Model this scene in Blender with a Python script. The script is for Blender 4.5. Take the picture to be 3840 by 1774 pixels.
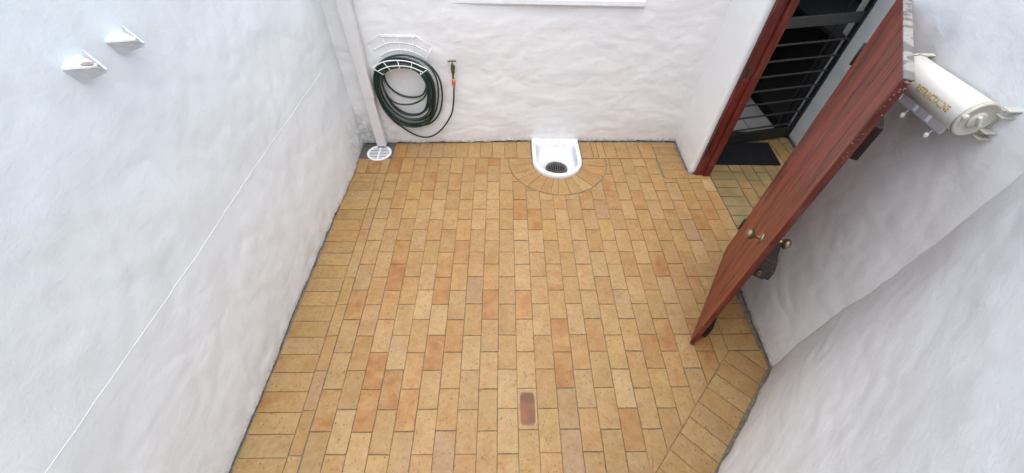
import bpy, bmesh, math, random
from mathutils import Vector, Matrix, noise

# ------------------------------------------------------------------ camera, sky, sun, exposure
scene = bpy.context.scene
for o in list(bpy.data.objects): bpy.data.objects.remove(o)
COL = scene.collection
CAM = Vector((-0.0814, -2.3408, 2.2561))
F = Vector((0.0223, 0.6518, -0.7581)); R = Vector((0.9998, -0.0138, 0.0175))
R.normalize(); U = R.cross(F).normalized(); F = U.cross(R).normalized()
cd = bpy.data.cameras.new('camera'); cam = bpy.data.objects.new('camera', cd); COL.objects.link(cam)
cd.sensor_fit = 'HORIZONTAL'; cd.sensor_width = 36.0; cd.lens = 1473.4 / 3840 * 36.0
cd.clip_start = 0.02; cd.clip_end = 2000
m = Matrix((R, U, -F)).transposed().to_4x4(); m.translation = CAM
cam.matrix_world = m
scene.camera = cam

SUN_EL, SUN_AZ = math.radians(82), math.radians(185)      # azimuth clockwise from +Y
world = bpy.data.worlds.new('World'); scene.world = world; world.use_nodes = True
wn = world.node_tree.nodes; wl = world.node_tree.links
for n in list(wn): wn.remove(n)
sky = wn.new('ShaderNodeTexSky'); sky.sky_type = 'NISHITA'; sky.sun_disc = False
sky.sun_elevation = SUN_EL; sky.sun_rotation = SUN_AZ
sky.air_density = 1.0; sky.dust_density = 4.0; sky.ozone_density = 1.0
hs = wn.new('ShaderNodeHueSaturation'); hs.inputs['Saturation'].default_value = 0.88; hs.inputs['Hue'].default_value = 0.487
bg = wn.new('ShaderNodeBackground'); bg.inputs['Strength'].default_value = 0.15
wo = wn.new('ShaderNodeOutputWorld')
wl.new(sky.outputs[0], hs.inputs['Color']); wl.new(hs.outputs[0], bg.inputs['Color']); wl.new(bg.outputs[0], wo.inputs['Surface'])
sl = bpy.data.lights.new('sun', 'SUN'); sl.energy = 1.1; sl.angle = math.radians(120); sl.color = (0.955, 1.0, 0.985)
so = bpy.data.objects.new('sun', sl); COL.objects.link(so)
sd = Vector((math.sin(SUN_AZ) * math.cos(SUN_EL), math.cos(SUN_AZ) * math.cos(SUN_EL), math.sin(SUN_EL)))
so.rotation_euler = (-sd).to_track_quat('-Z', 'Y').to_euler(); so.location = (0, -1, 6)
vs = scene.view_settings; vs.view_transform = 'Standard'; vs.look = 'None'; vs.gamma = 1.0
vs.exposure = 1.1; vs.use_curve_mapping = False
scene.render.engine = 'CYCLES'; scene.cycles.max_bounces = 6; scene.cycles.diffuse_bounces = 4; scene.cycles.adaptive_threshold = 0.03; scene.cycles.glossy_bounces = 2; scene.cycles.caustics_reflective = False

random.seed(11)
PI = math.pi

# ------------------------------------------------------------------ helpers
def tag(o, label=None, cat=None, group=None, kind=None):
    if label: o['label'] = label
    if cat: o['category'] = cat
    if group: o['group'] = group
    if kind: o['kind'] = kind
    return o
def empty(name, loc, label=None, cat=None, group=None, rz=0):
    o = bpy.data.objects.new(name, None); COL.objects.link(o); o.location = loc; o.rotation_euler = (0, 0, rz)
    o.empty_display_size = 0.05
    return tag(o, label, cat, group)
def link(name, me, mat, parent=None, loc=None):
    o = bpy.data.objects.new(name, me); COL.objects.link(o)
    if mat is not None: me.materials.append(mat)
    if parent is not None: o.parent = parent
    if loc is not None: o.location = loc
    return o
class MB:
    """collects geometry, then builds one mesh object"""
    def __init__(s): s.v = []; s.f = []; s.sm = []
    def add(s, vs_, fs_, smooth=False):
        b = len(s.v); s.v += [tuple(v) for v in vs_]
        for f in fs_: s.f.append([b + i for i in f]); s.sm.append(smooth)
        return s
    def box(s, c, size, rot=None, ch=0.0, M=None):
        """bevelled box; rot = 3x3 matrix"""
        hx, hy, hz = [d / 2 for d in size]; c = Vector(c)
        bm = bmesh.new(); bmesh.ops.create_cube(bm, size=1.0)
        for v in bm.verts: v.co = Vector((v.co.x * size[0], v.co.y * size[1], v.co.z * size[2]))
        if ch > 0: bmesh.ops.bevel(bm, geom=bm.edges[:], offset=ch, segments=2 if ch > 0.002 else 1, affect='EDGES', profile=0.6)
        bm.verts.ensure_lookup_table(); bm.verts.index_update()
        vv = []
        for v in bm.verts:
            p = v.co
            if rot is not None: p = rot @ p
            vv.append(p + c)
        s.add(vv, [[v.index for v in f.verts] for f in bm.faces]); bm.free(); return s
    def tube(s, pts, r, n=10, closed=False, cap=True):
        pts = [Vector(p) for p in pts]; N = len(pts)
        rad = r if isinstance(r, (list, tuple)) else [r] * N
        T = []
        for i in range(N):
            a = pts[i - 1] if (i > 0 or closed) else pts[0]; b = pts[(i + 1) % N] if (i < N - 1 or closed) else pts[-1]
            T.append((b - a).normalized())
        up = Vector((0, 0, 1)) if abs(T[0].z) < 0.9 else Vector((1, 0, 0))
        nrm = (up - T[0] * up.dot(T[0])).normalized(); rings = []
        vv = []
        for i in range(N):
            nrm = (nrm - T[i] * nrm.dot(T[i])).normalized(); bi = T[i].cross(nrm)
            for k in range(n):
                a = 2 * PI * k / n
                vv.append(pts[i] + (nrm * math.cos(a) + bi * math.sin(a)) * rad[i])
        ff = []
        for i in range(N if closed else N - 1):
            j = (i + 1) % N
            for k in range(n):
                ff.append([i * n + k, i * n + (k + 1) % n, j * n + (k + 1) % n, j * n + k])
        s.add(vv, ff, True)
        if cap and not closed:
            b = len(s.v) - len(vv)
            s.f.append([b + k for k in range(n)][::-1]); s.sm.append(False)
            s.f.append([b + (N - 1) * n + k for k in range(n)]); s.sm.append(False)
        return s
    def lathe(s, origin, axis, prof, n=24, xdir=None, sq=1.0):
        """prof: list of (distance along axis, radius)"""
        o = Vector(origin); ax = Vector(axis).normalized()
        xd = Vector(xdir) if xdir else (Vector((0, 0, 1)) if abs(ax.z) < 0.9 else Vector((1, 0, 0)))
        xd = (xd - ax * xd.dot(ax)).normalized(); yd = ax.cross(xd)
        vv = []; ff = []
        for (t, r) in prof:
            for k in range(n):
                a = 2 * PI * k / n
                vv.append(o + ax * t + (xd * math.cos(a) + yd * math.sin(a) * sq) * max(r, 1e-5))
        for i in range(len(prof) - 1):
            for k in range(n):
                ff.append([i * n + k, i * n + (k + 1) % n, (i + 1) * n + (k + 1) % n, (i + 1) * n + k])
        s.add(vv, ff, True)
        return s
    def prism(s, poly, depth):
        """poly: list of 3D points (planar), extruded by vector depth"""
        n = len(poly); P = [Vector(p) for p in poly]; d = Vector(depth)
        s.add(P + [p + d for p in P], [list(range(n))[::-1], [n + i for i in range(n)]] + [[i, (i + 1) % n, n + (i + 1) % n, n + i] for i in range(n)])
        return s
    def build(s, name, mat, parent=None, loc=None, local=False):
        """vertices are in world coordinates unless local; with a parent they are shifted to the parent's frame"""
        me = bpy.data.meshes.new(name)
        vv = s.v
        org = Vector((0, 0, 0))
        if parent is not None and not local:
            inv = parent_world(parent).inverted()
            vv = [inv @ Vector(v) for v in vv]
        elif parent is None and not local:
            # origin at the base centre of the piece
            xs = [v[0] for v in vv]; ys = [v[1] for v in vv]; zs = [v[2] for v in vv]
            org = Vector(((min(xs) + max(xs)) / 2, (min(ys) + max(ys)) / 2, min(zs)))
            vv = [Vector(v) - org for v in vv]
        me.from_pydata([tuple(v) for v in vv], [], s.f)
        me.polygons.foreach_set('use_smooth', s.sm)
        bm = bmesh.new(); bm.from_mesh(me); bmesh.ops.recalc_face_normals(bm, faces=bm.faces[:]); bm.to_mesh(me); bm.free()
        me.update()
        o = link(name, me, mat, parent)
        if parent is None: o.location = org if loc is None else loc
        return o
def parent_world(o):
    M = Matrix.LocRotScale(o.location, o.rotation_euler, o.scale)
    return parent_world(o.parent) @ M if o.parent else M
def rotz(a): return Matrix.Rotation(a, 3, 'Z')
def frame3(x, y, z): return Matrix((Vector(x), Vector(y), Vector(z))).transposed()
def spline(pts, n=8, closed=False):
    P = [Vector(p) for p in pts]; N = len(P); out = []
    rng = range(N if closed else N - 1)
    for i in rng:
        p1, p2 = P[i], P[(i + 1) % N]
        p0 = P[i - 1] if (i > 0 or closed) else p1 * 2 - p2
        p3 = P[(i + 2) % N] if (i + 2 < N or closed) else p2 * 2 - p1
        for k in range(n):
            t = k / n
            out.append(0.5 * ((2 * p1) + (p2 - p0) * t + (2 * p0 - 5 * p1 + 4 * p2 - p3) * t * t + (3 * p1 - p0 - 3 * p2 + p3) * t ** 3))
    if not closed: out.append(P[-1])
    return out

# ------------------------------------------------------------------ materials
def new_mat(name):
    m_ = bpy.data.materials.new(name); m_.use_nodes = True
    nt = m_.node_tree; b = nt.nodes['Principled BSDF']
    return m_, nt, b
def N_(nt, t, **kw):
    n = nt.nodes.new(t)
    for k, v in kw.items():
        if k in n.inputs: n.inputs[k].default_value = v
        else: setattr(n, k, v)
    return n
def mixc(nt, fac, a, b, mode='MIX'):
    n = nt.nodes.new('ShaderNodeMix'); n.data_type = 'RGBA'; n.blend_type = mode
    for sock, val in ((n.inputs[0], fac), (n.inputs[6], a), (n.inputs[7], b)):
        if hasattr(val, 'is_output') or isinstance(val, bpy.types.NodeSocket): nt.links.new(val, sock)
        elif isinstance(val, (int, float)): sock.default_value = val
        else: sock.default_value = (*val, 1.0)
    return n.outputs[2]
def math_(nt, op, a, b=0.0, c=0.0, clamp=False):
    n = nt.nodes.new('ShaderNodeMath'); n.operation = op; n.use_clamp = clamp
    for i, v in enumerate((a, b, c)):
        if isinstance(v, bpy.types.NodeSocket): nt.links.new(v, n.inputs[i])
        else: n.inputs[i].default_value = v
    return n.outputs[0]
def ramp(nt, fac, stops):
    n = nt.nodes.new('ShaderNodeValToRGB'); nt.links.new(fac, n.inputs[0]); r = n.color_ramp
    r.elements[0].position, r.elements[0].color = stops[0][0], (*([stops[0][1]] * 3 if not isinstance(stops[0][1], tuple) else stops[0][1]), 1)
    r.elements[1].position, r.elements[1].color = stops[1][0], (*([stops[1][1]] * 3 if not isinstance(stops[1][1], tuple) else stops[1][1]), 1)
    for p_, c_ in stops[2:]:
        e = r.elements.new(p_); e.color = (*([c_] * 3 if not isinstance(c_, tuple) else c_), 1)
    return n.outputs[0]
def pos(nt, scale=(1, 1, 1), off=None):
    g = nt.nodes.new('ShaderNodeNewGeometry'); mp = nt.nodes.new('ShaderNodeMapping')
    nt.links.new(g.outputs['Position'], mp.inputs[0]); mp.inputs['Scale'].default_value = scale
    if off is not None: nt.links.new(off, mp.inputs['Location'])
    return mp.outputs[0]
def nz(nt, vec, scale, detail=4, rough=0.55, dist=0.0):
    n = N_(nt, 'ShaderNodeTexNoise', Scale=scale, Detail=detail, Roughness=rough, Distortion=dist); nt.links.new(vec, n.inputs['Vector']); return n.outputs[0]
def bump(nt, b, h, strength, dist):
    n = N_(nt, 'ShaderNodeBump', Strength=strength, Distance=dist); nt.links.new(h, n.inputs['Height']); nt.links.new(n.outputs[0], b.inputs['Normal']); return n

def plaster(name, base=(0.80, 0.80, 0.80), dirt=0.0, fine=1.0):
    m_, nt, b = new_mat(name); P = pos(nt)
    v = nz(nt, P, 2.3, 5); c = mixc(nt, ramp(nt, v, [(0.3, 0.0), (0.7, 1.0)]), [x * 0.955 for x in base], base)
    # faint yellowish washes and scuffs
    w = ramp(nt, nz(nt, P, 5.5, 4, 0.65, 0.6), [(0.56, 0.0), (0.76, 1.0)])
    c = mixc(nt, math_(nt, 'MULTIPLY', w, 0.35), c, (base[0] * 0.97, base[1] * 0.93, base[2] * 0.86))
    # splashed dirt and mildew close to the ground, broken up by noise
    sep = nt.nodes.new('ShaderNodeSeparateXYZ'); g = nt.nodes.new('ShaderNodeNewGeometry'); nt.links.new(g.outputs['Position'], sep.inputs[0])
    hgt = N_(nt, 'ShaderNodeMapRange'); nt.links.new(sep.outputs[2], hgt.inputs[0]); hgt.inputs[1].default_value = 0.0; hgt.inputs[2].default_value = 0.34; hgt.inputs[3].default_value = 1.0; hgt.inputs[4].default_value = 0.0
    k = math_(nt, 'MULTIPLY', hgt.outputs[0], ramp(nt, nz(nt, P, 9, 4, 0.7), [(0.35, 0.0), (0.72, 1.0)]))
    c = mixc(nt, math_(nt, 'MULTIPLY', k, 0.45 + dirt), c, (0.50, 0.45, 0.37))
    hg2 = N_(nt, 'ShaderNodeMapRange'); nt.links.new(sep.outputs[2], hg2.inputs[0]); hg2.inputs[1].default_value = 0.0; hg2.inputs[2].default_value = 0.05; hg2.inputs[3].default_value = 1.0; hg2.inputs[4].default_value = 0.0
    k2 = math_(nt, 'MULTIPLY', hg2.outputs[0], ramp(nt, nz(nt, P, 26, 3, 0.7), [(0.42, 0.0), (0.62, 1.0)]))
    c = mixc(nt, math_(nt, 'MULTIPLY', k2, 0.75), c, (0.16, 0.16, 0.12))
    # mildew in the corner behind the downpipe
    vd = nt.nodes.new('ShaderNodeVectorMath'); vd.operation = 'DISTANCE'; nt.links.new(g.outputs['Position'], vd.inputs[0]); vd.inputs[1].default_value = (-1.33, 0.70, 0.02)
    k3 = math_(nt, 'MULTIPLY', ramp(nt, vd.outputs['Value'], [(0.10, 1.0), (0.42, 0.0)]), ramp(nt, nz(nt, P, 19, 5, 0.7), [(0.40, 0.0), (0.66, 1.0)]))
    c = mixc(nt, math_(nt, 'MULTIPLY', k3, 0.75), c, (0.22, 0.21, 0.16))
    # rare dark specks
    vr = nt.nodes.new('ShaderNodeTexVoronoi'); vr.inputs['Scale'].default_value = 7.0; nt.links.new(P, vr.inputs['Vector'])
    sp = ramp(nt, vr.outputs['Distance'], [(0.012, 1.0), (0.03, 0.0)])
    c = mixc(nt, math_(nt, 'MULTIPLY', sp, ramp(nt, nz(nt, P, 1.7, 2), [(0.52, 0.0), (0.6, 0.55)])), c, (0.25, 0.22, 0.19))
    nt.links.new(c, b.inputs['Base Color']); b.inputs['Roughness'].default_value = 0.5; b.inputs['Specular IOR Level'].default_value = 0.35
    h1 = nz(nt, pos(nt, (1, 1, 1.5)), 17, 4, 0.5, 0.5); h2 = nz(nt, P, 150, 3)
    rd = math_(nt, 'ABSOLUTE', math_(nt, 'SUBTRACT', nz(nt, pos(nt, (1, 1, 1.3)), 7, 3, 0.55, 1.3), 0.5))       # trowel ridges
    rd = ramp(nt, rd, [(0.0, 1.0), (0.05, 0.0)])
    rd = math_(nt, 'MULTIPLY', rd, ramp(nt, nz(nt, P, 3.1, 2), [(0.45, 0.0), (0.62, 1.0)]))
    h = math_(nt, 'ADD', math_(nt, 'MULTIPLY', h1, 1.0), math_(nt, 'MULTIPLY', nz(nt, P, 62, 4, 0.65), 0.34)); h = math_(nt, 'ADD', h, math_(nt, 'MULTIPLY', rd, 0.10))
    bump(nt, b, h, 0.34 * fine, 0.006)
    return m_
def simple(name, col, rough=0.5, metal=0.0, var=0.12, scale=20, bmp=0.0, spec=0.5, coat=0.0):
    m_, nt, b = new_mat(name); P = pos(nt); v = nz(nt, P, scale, 4)
    c = mixc(nt, ramp(nt, v, [(0.3, 0.0), (0.7, 1.0)]), [x * (1 - var) for x in col], [min(1, x * (1 + var)) for x in col])
    nt.links.new(c, b.inputs['Base Color']); b.inputs['Roughness'].default_value = rough; b.inputs['Metallic'].default_value = metal
    b.inputs['Specular IOR Level'].default_value = spec
    if coat: b.inputs['Coat Weight'].default_value = coat; b.inputs['Coat Roughness'].default_value = 0.25
    if bmp: bump(nt, b, nz(nt, P, scale * 4, 4), bmp, 0.003)
    return m_
def brick_mat(name, moss=0.0):
    m_, nt, b = new_mat(name)
    def attr(n_):
        a = nt.nodes.new('ShaderNodeAttribute'); a.attribute_name = n_; return a
    tint = attr('tint').outputs['Color']; sd_ = attr('seed'); burn = attr('burn').outputs['Fac']; spot = attr('spot').outputs['Fac']; bco = attr('bco').outputs['Vector']
    P = pos(nt, (1, 1, 1), sd_.outputs['Vector'])
    n1 = nz(nt, P, 9, 4, 0.55, 0.5)
    c = mixc(nt, ramp(nt, n1, [(0.3, 0.0), (0.72, 1.0)]), tint, mixc(nt, 1.0, tint, (1.16, 1.16, 1.16), 'MULTIPLY'))
    c = mixc(nt, math_(nt, 'MULTIPLY', ramp(nt, nz(nt, P, 38, 4, 0.75), [(0.38, 1.0), (0.62, 0.0)]), 0.55), c, mixc(nt, 1.0, c, (0.76, 0.70, 0.62), 'MULTIPLY'))
    c = mixc(nt, math_(nt, 'MULTIPLY', ramp(nt, nz(nt, P, 12, 4, 0.65, 0.6), [(0.46, 0.0), (0.70, 1.0)]), 0.7), c, mixc(nt, 1.0, c, (0.88, 0.74, 0.56), 'MULTIPLY'))
    # kiln flashing: orange to rust areas, strength per brick
    fl = nz(nt, P, 6.0, 4, 0.55, 1.0)
    fa = math_(nt, 'MULTIPLY', ramp(nt, math_(nt, 'ADD', fl, math_(nt, 'MULTIPLY', burn, 0.16)), [(0.52, 0.0), (0.70, 1.0)]), math_(nt, 'MULTIPLY', burn, 1.3), clamp=True)
    c = mixc(nt, fa, c, mixc(nt, ramp(nt, nz(nt, P, 16, 3), [(0.35, 0.0), (0.7, 1.0)]), (0.240, 0.105, 0.032), (0.305, 0.165, 0.058)))
    # small iron pits and drag marks
    vr = nt.nodes.new('ShaderNodeTexVoronoi'); vr.inputs['Scale'].default_value = 52.0; nt.links.new(pos(nt, (1, 0.8, 1), sd_.outputs['Vector']), vr.inputs['Vector'])
    pit = math_(nt, 'MULTIPLY', ramp(nt, vr.outputs['Distance'], [(0.12, 1.0), (0.28, 0.0)]), ramp(nt, nz(nt, P, 34, 2), [(0.40, 0.0), (0.54, 1.0)]))
    c = mixc(nt, math_(nt, 'MULTIPLY', pit, 0.85), c, (0.16, 0.095, 0.045))
    vr2 = nt.nodes.new('ShaderNodeTexVoronoi'); vr2.inputs['Scale'].default_value = 16.0; nt.links.new(P, vr2.inputs['Vector'])
    pit2 = math_(nt, 'MULTIPLY', ramp(nt, vr2.outputs['Distance'], [(0.055, 1.0), (0.10, 0.0)]), ramp(nt, nz(nt, P, 5, 2), [(0.42, 0.0), (0.52, 1.0)]))
    c = mixc(nt, math_(nt, 'MULTIPLY', pit2, 0.85), c, (0.10, 0.06, 0.035))
    # one brick carries a dark burnt oblong
    sx = nt.nodes.new('ShaderNodeSeparateXYZ'); nt.links.new(bco, sx.inputs[0])
    ex = math_(nt, 'POWER', math_(nt, 'ABSOLUTE', math_(nt, 'DIVIDE', sx.outputs[0], 0.093)), 5.0)
    ey = math_(nt, 'POWER', math_(nt, 'ABSOLUTE', math_(nt, 'DIVIDE', sx.outputs[1], 0.044)), 5.0)
    e = math_(nt, 'ADD', ex, ey); e = math_(nt, 'ADD', e, math_(nt, 'MULTIPLY', math_(nt, 'SUBTRACT', nz(nt, P, 30, 3), 0.5), 0.5))
    msk = math_(nt, 'MULTIPLY', ramp(nt, e, [(0.45, 1.0), (1.05, 0.0)]), spot)
    c = mixc(nt, math_(nt, 'MULTIPLY', msk, 0.93), c, mixc(nt, ramp(nt, nz(nt, P, 11, 3), [(0.38, 0.0), (0.62, 1.0)]), (0.110, 0.048, 0.026), (0.19, 0.075, 0.034)))
    # grime along the arrises: distance attribute 'edge' runs 0 at the rim to 1 inside
    ed = attr('edge').outputs['Fac']
    c = mixc(nt, math_(nt, 'MULTIPLY', ramp(nt, ed, [(0.0, 1.0), (0.55, 0.0)]), math_(nt, 'ADD', 0.10, math_(nt, 'MULTIPLY', ramp(nt, nz(nt, P, 17, 3, 0.6), [(0.45, 0.0), (0.68, 1.0)]), 0.75))), c, (0.13, 0.082, 0.045))
    if moss:
        mo = ramp(nt, nz(nt, pos(nt), 4.5, 5, 0.6), [(0.36, 0.0), (0.62, 1.0)])
        c = mixc(nt, math_(nt, 'MULTIPLY', mo, moss), c, (0.105, 0.095, 0.040))
    nt.links.new(c, b.inputs['Base Color']); b.inputs['Specular IOR Level'].default_value = 0.35
    rr = N_(nt, 'ShaderNodeMapRange'); nt.links.new(nz(nt, P, 12, 3), rr.inputs[0]); rr.inputs[3].default_value = 0.38; rr.inputs[4].default_value = 0.68
    nt.links.new(rr.outputs[0], b.inputs['Roughness'])
    h = math_(nt, 'SUBTRACT', math_(nt, 'MULTIPLY', nz(nt, P, 60, 5, 0.6), 0.5), math_(nt, 'MULTIPLY', pit, 0.5))
    bump(nt, b, h, 0.35, 0.002)
    return m_
def wood_mat(name, base, dark, light, axis='Z', rough=0.42):
    m_, nt, b = new_mat(name)
    tc = nt.nodes.new('ShaderNodeTexCoord'); mp = nt.nodes.new('ShaderNodeMapping'); nt.links.new(tc.outputs['Object'], mp.inputs[0])
    mp.inputs['Scale'].default_value = (4.2, 4.2, 0.42)
    P = mp.outputs[0]
    g = nz(nt, P, 3.2, 6, 0.6, 1.2); g2 = nz(nt, P, 14, 4, 0.6)
    c = mixc(nt, ramp(nt, g, [(0.34, 0.0), (0.62, 1.0)]), dark, base)
    c = mixc(nt, math_(nt, 'MULTIPLY', ramp(nt, g2, [(0.46, 0.0), (0.68, 1.0)]), 0.65), c, light)
    w = ramp(nt, nz(nt, pos(nt), 5, 6, 0.7), [(0.55, 0.0), (0.75, 1.0)])
    c = mixc(nt, math_(nt, 'MULTIPLY', w, 0.25), c, (0.30, 0.17, 0.14))
    nt.links.new(c, b.inputs['Base Color']); b.inputs['Roughness'].default_value = rough; b.inputs['Specular IOR Level'].default_value = 0.3
    bump(nt, b, math_(nt, 'ADD', g, math_(nt, 'MULTIPLY', g2, 0.5)), 0.22, 0.002)
    return m_

M = {}
M['plaster'] = plaster('white_plaster', (0.80, 0.80, 0.80))
M['plaster_left'] = plaster('white_plaster_skylit', (0.805, 0.840, 0.855), 0.0, 0.8)  # blue cast and extra brightness of sky light put into the base colour
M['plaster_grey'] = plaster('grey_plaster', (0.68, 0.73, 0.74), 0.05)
M['brick'] = brick_mat('clay_paver')
M['brick_moss'] = brick_mat('mossy_clay_paver', 0.72)
M['mortar'] = simple('grey_mortar', (0.175, 0.15, 0.115), 0.9, var=0.35, scale=45, bmp=0.5)
M['cement'] = simple('dark_cement', (0.088, 0.084, 0.075), 0.85, var=0.22, scale=30, bmp=0.4)
M['earth'] = simple('packed_earth', (0.16, 0.13, 0.10), 0.95, var=0.3, scale=3)
M['pvc'] = simple('white_pvc', (0.70, 0.69, 0.68), 0.4, var=0.03, scale=6)
M['pvc_bright'] = simple('white_plastic', (0.78, 0.79, 0.82), 0.42, var=0.03, scale=9)
M['wire'] = simple('white_coated_wire', (0.86, 0.86, 0.84), 0.4, var=0.03)
M['hose'] = simple('green_hose_rubber', (0.012, 0.036, 0.030), 0.42, var=0.35, scale=7)
M['tail'] = simple('dark_hose_rubber', (0.012, 0.013, 0.010), 0.5, var=0.3, scale=7)
M['brass'] = simple('tarnished_brass', (0.15, 0.11, 0.065), 0.42, 0.85, 0.3, 40)
M['knob'] = simple('aged_brass', (0.27, 0.225, 0.13), 0.42, 0.9, 0.25, 30)
M['tap_grey'] = simple('grey_fitting', (0.36, 0.35, 0.32), 0.5, var=0.2)
M['orange'] = simple('orange_plastic', (0.72, 0.085, 0.03), 0.4, var=0.08)
M['ceramic'] = simple('white_glazed_ceramic', (0.72, 0.73, 0.735), 0.4, var=0.06, scale=16, spec=0.5)
M['basin_in'] = simple('worn_ceramic', (0.56, 0.59, 0.63), 0.4, var=0.18, scale=7)
M['black_iron'] = simple('black_iron', (0.04, 0.037, 0.035), 0.5, 0.4, 0.3, 30)
M['grate'] = simple('worn_iron', (0.12, 0.11, 0.10), 0.55, 0.3, 0.3, 30)
M['void'] = simple('drain_void', (0.008, 0.008, 0.008), 0.95, var=0.1)
M['gate'] = simple('dark_gate_paint', (0.012, 0.0115, 0.011), 0.45, 0.0, 0.2, 15)
M['gate_plate'] = simple('grey_gate_plate', (0.026, 0.025, 0.024), 0.5, 0.0, 0.15, 10)
M['mat'] = simple('black_rubber_mat', (0.007, 0.007, 0.010), 0.9, var=0.3, scale=90, bmp=0.5, spec=0.12)
M['door'] = wood_mat('red_stained_wood', (0.255, 0.041, 0.022), (0.050, 0.013, 0.010), (0.40, 0.115, 0.052))
M['door_edge'] = wood_mat('worn_red_edge', (0.115, 0.020, 0.013), (0.06, 0.014, 0.010), (0.17, 0.045, 0.03), rough=0.5)
M['frame'] = wood_mat('dark_red_frame', (0.135, 0.018, 0.011), (0.035, 0.008, 0.007), (0.20, 0.035, 0.02), rough=0.38)
M['cleat'] = simple('dark_brown_wood', (0.022, 0.012, 0.010), 0.6, var=0.3, scale=14, spec=0.2)
M['cap'] = None
M['retract'] = simple('cream_white_plastic', (0.68, 0.67, 0.63), 0.35, var=0.02, scale=5)
M['retract_cap'] = simple('aged_cream_plastic', (0.56, 0.53, 0.46), 0.45, var=0.08, scale=20)
M['retract_bar'] = simple('grey_plastic_bar', (0.46, 0.45, 0.46), 0.45, var=0.15, scale=25)
M['gold'] = simple('gold_print', (0.50, 0.34, 0.012), 0.5, var=0.1)
M['hookpaint'] = simple('painted_steel', (0.76, 0.77, 0.79), 0.5, var=0.06, scale=30, bmp=0.2)
M['hookshade'] = simple('shaded_painted_steel', (0.60, 0.61, 0.64), 0.6, var=0.12, scale=30)  # darker copy of the hook paint: the front plate's shade put into colour
M['rust'] = simple('rusty_steel', (0.36, 0.28, 0.23), 0.8, var=0.3, scale=60)
M['splat'] = simple('dried_paint', (0.20, 0.12, 0.10), 0.6, var=0.5, scale=60)
M['tile'] = simple('pale_floor_tile', (0.33, 0.33, 0.33), 0.45, var=0.05, scale=5)
M['dark_room'] = simple('unlit_room_black', (0.010, 0.0095, 0.011), 0.8, var=0.15)  # near-black base colour stands in for the darkness of the unlit room
def cap_mat():
    m_, nt, b = new_mat('weathered_paint'); P = pos(nt)
    n = nz(nt, P, 17, 2, 0.5, 0.4)
    c = mixc(nt, ramp(nt, n, [(0.43, 0.0), (0.5, 1.0)]), (0.13, 0.12, 0.112), (0.27, 0.255, 0.235))
    c = mixc(nt, ramp(nt, nz(nt, P, 60, 3), [(0.55, 0.0), (0.7, 0.6)]), c, (0.13, 0.08, 0.06))
    nt.links.new(c, b.inputs['Base Color']); b.inputs['Roughness'].default_value = 0.75
    return m_
M['cap'] = cap_mat()

# ------------------------------------------------------------------ ground and floors
mb = MB(); mb.add([(-60, -60, -0.12), (60, -60, -0.12), (60, 60, -0.12), (-60, 60, -0.12)], [[0, 1, 2, 3]])
g = mb.build('ground', M['earth']); tag(g, kind='structure')

mb = MB(); zb = -0.0055
mb.add([(-1.62, -3.3, zb), (1.748, -3.3, zb), (1.748, 0.255, zb), (-1.62, 0.255, zb), (-1.62, 1.0, zb), (0.186, 1.0, zb), (0.186, 0.255, zb), (0.624, 0.255, zb), (0.624, 1.0, zb), (1.748, 1.0, zb)],
       [[0, 1, 2, 7, 6, 3], [3, 6, 5, 4], [7, 2, 9, 8]])
mb.add([(0.186, 0.40, zb), (0.186, 0.255, zb), (0.33, 0.255, zb), (0.26, 0.31, zb), (0.21, 0.40, zb)], [[0, 1, 2, 3, 4]])
mb.add([(0.624, 0.40, zb), (0.60, 0.40, zb), (0.55, 0.31, zb), (0.48, 0.255, zb), (0.624, 0.255, zb)], [[0, 1, 2, 3, 4]])
mb.add([(0.33, 0.255, zb), (0.48, 0.255, zb), (0.46, 0.272, zb), (0.405, 0.268, zb), (0.35, 0.272, zb)], [[0, 1, 2, 3, 4]])
yard = mb.build('courtyard_floor', M['mortar']); tag(yard, 'tan clay brick paving of the courtyard', kind='structure')
mb = MB(); mb.add([(1.750, -1.6, -0.014), (2.80, -1.6, -0.014), (2.80, 1.02, -0.014), (1.750, 1.02, -0.014)], [[0, 1, 2, 3]])
passage = mb.build('passage_floor', M['mortar']); tag(passage, 'mossy brick paving of the passage behind the red door', kind='structure')

# --- brick polygons -------------------------------------------------------
def clip(poly, n, d):
    """keep the part with p.n <= d"""
    out = []
    for i in range(len(poly)):
        a, b = poly[i], poly[(i + 1) % len(poly)]
        da, db = a[0] * n[0] + a[1] * n[1] - d, b[0] * n[0] + b[1] * n[1] - d
        if da <= 0: out.append(a)
        if (da < 0 < db) or (db < 0 < da):
            t = da / (da - db); out.append((a[0] + (b[0] - a[0]) * t, a[1] + (b[1] - a[1]) * t))
    return out
def area(p):
    return 0.5 * sum(p[i][0] * p[(i + 1) % len(p)][1] - p[(i + 1) % len(p)][0] * p[i][1] for i in range(len(p)))
def rect(x0, x1, y0, y1): return [(x0, y0), (x1, y0), (x1, y1), (x0, y1)]
W, Lb = 0.11, 0.22
FC, FR, FI = (0.408, 0.500), 0.445, 0.228         # fan of wedge bricks round the gully
DP = (1.508, -1.432); DU = (-0.690, -0.724); DN = (-0.724, 0.690)   # diagonal wall: start, direction, inward normal
def ddot(p, n): return p[0] * n[0] + p[1] * n[1]
D_wall = ddot(DP, DN) + 0.008; D_in = ddot(DP, DN) + 0.008 + Lb
bricks = []                                         # (polygon, long axis angle)
def put(poly, ang, dst=bricks):
    if len(poly) >= 3 and abs(area(poly)) > 0.0011:
        if area(poly) < 0: poly = poly[::-1]
        # drop coincident corners
        q = [p_ for i, p_ in enumerate(poly) if math.dist(p_, poly[i - 1]) > 0.004]
        if len(q) >= 3: dst.append((q, ang))
YT = 0.545
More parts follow.
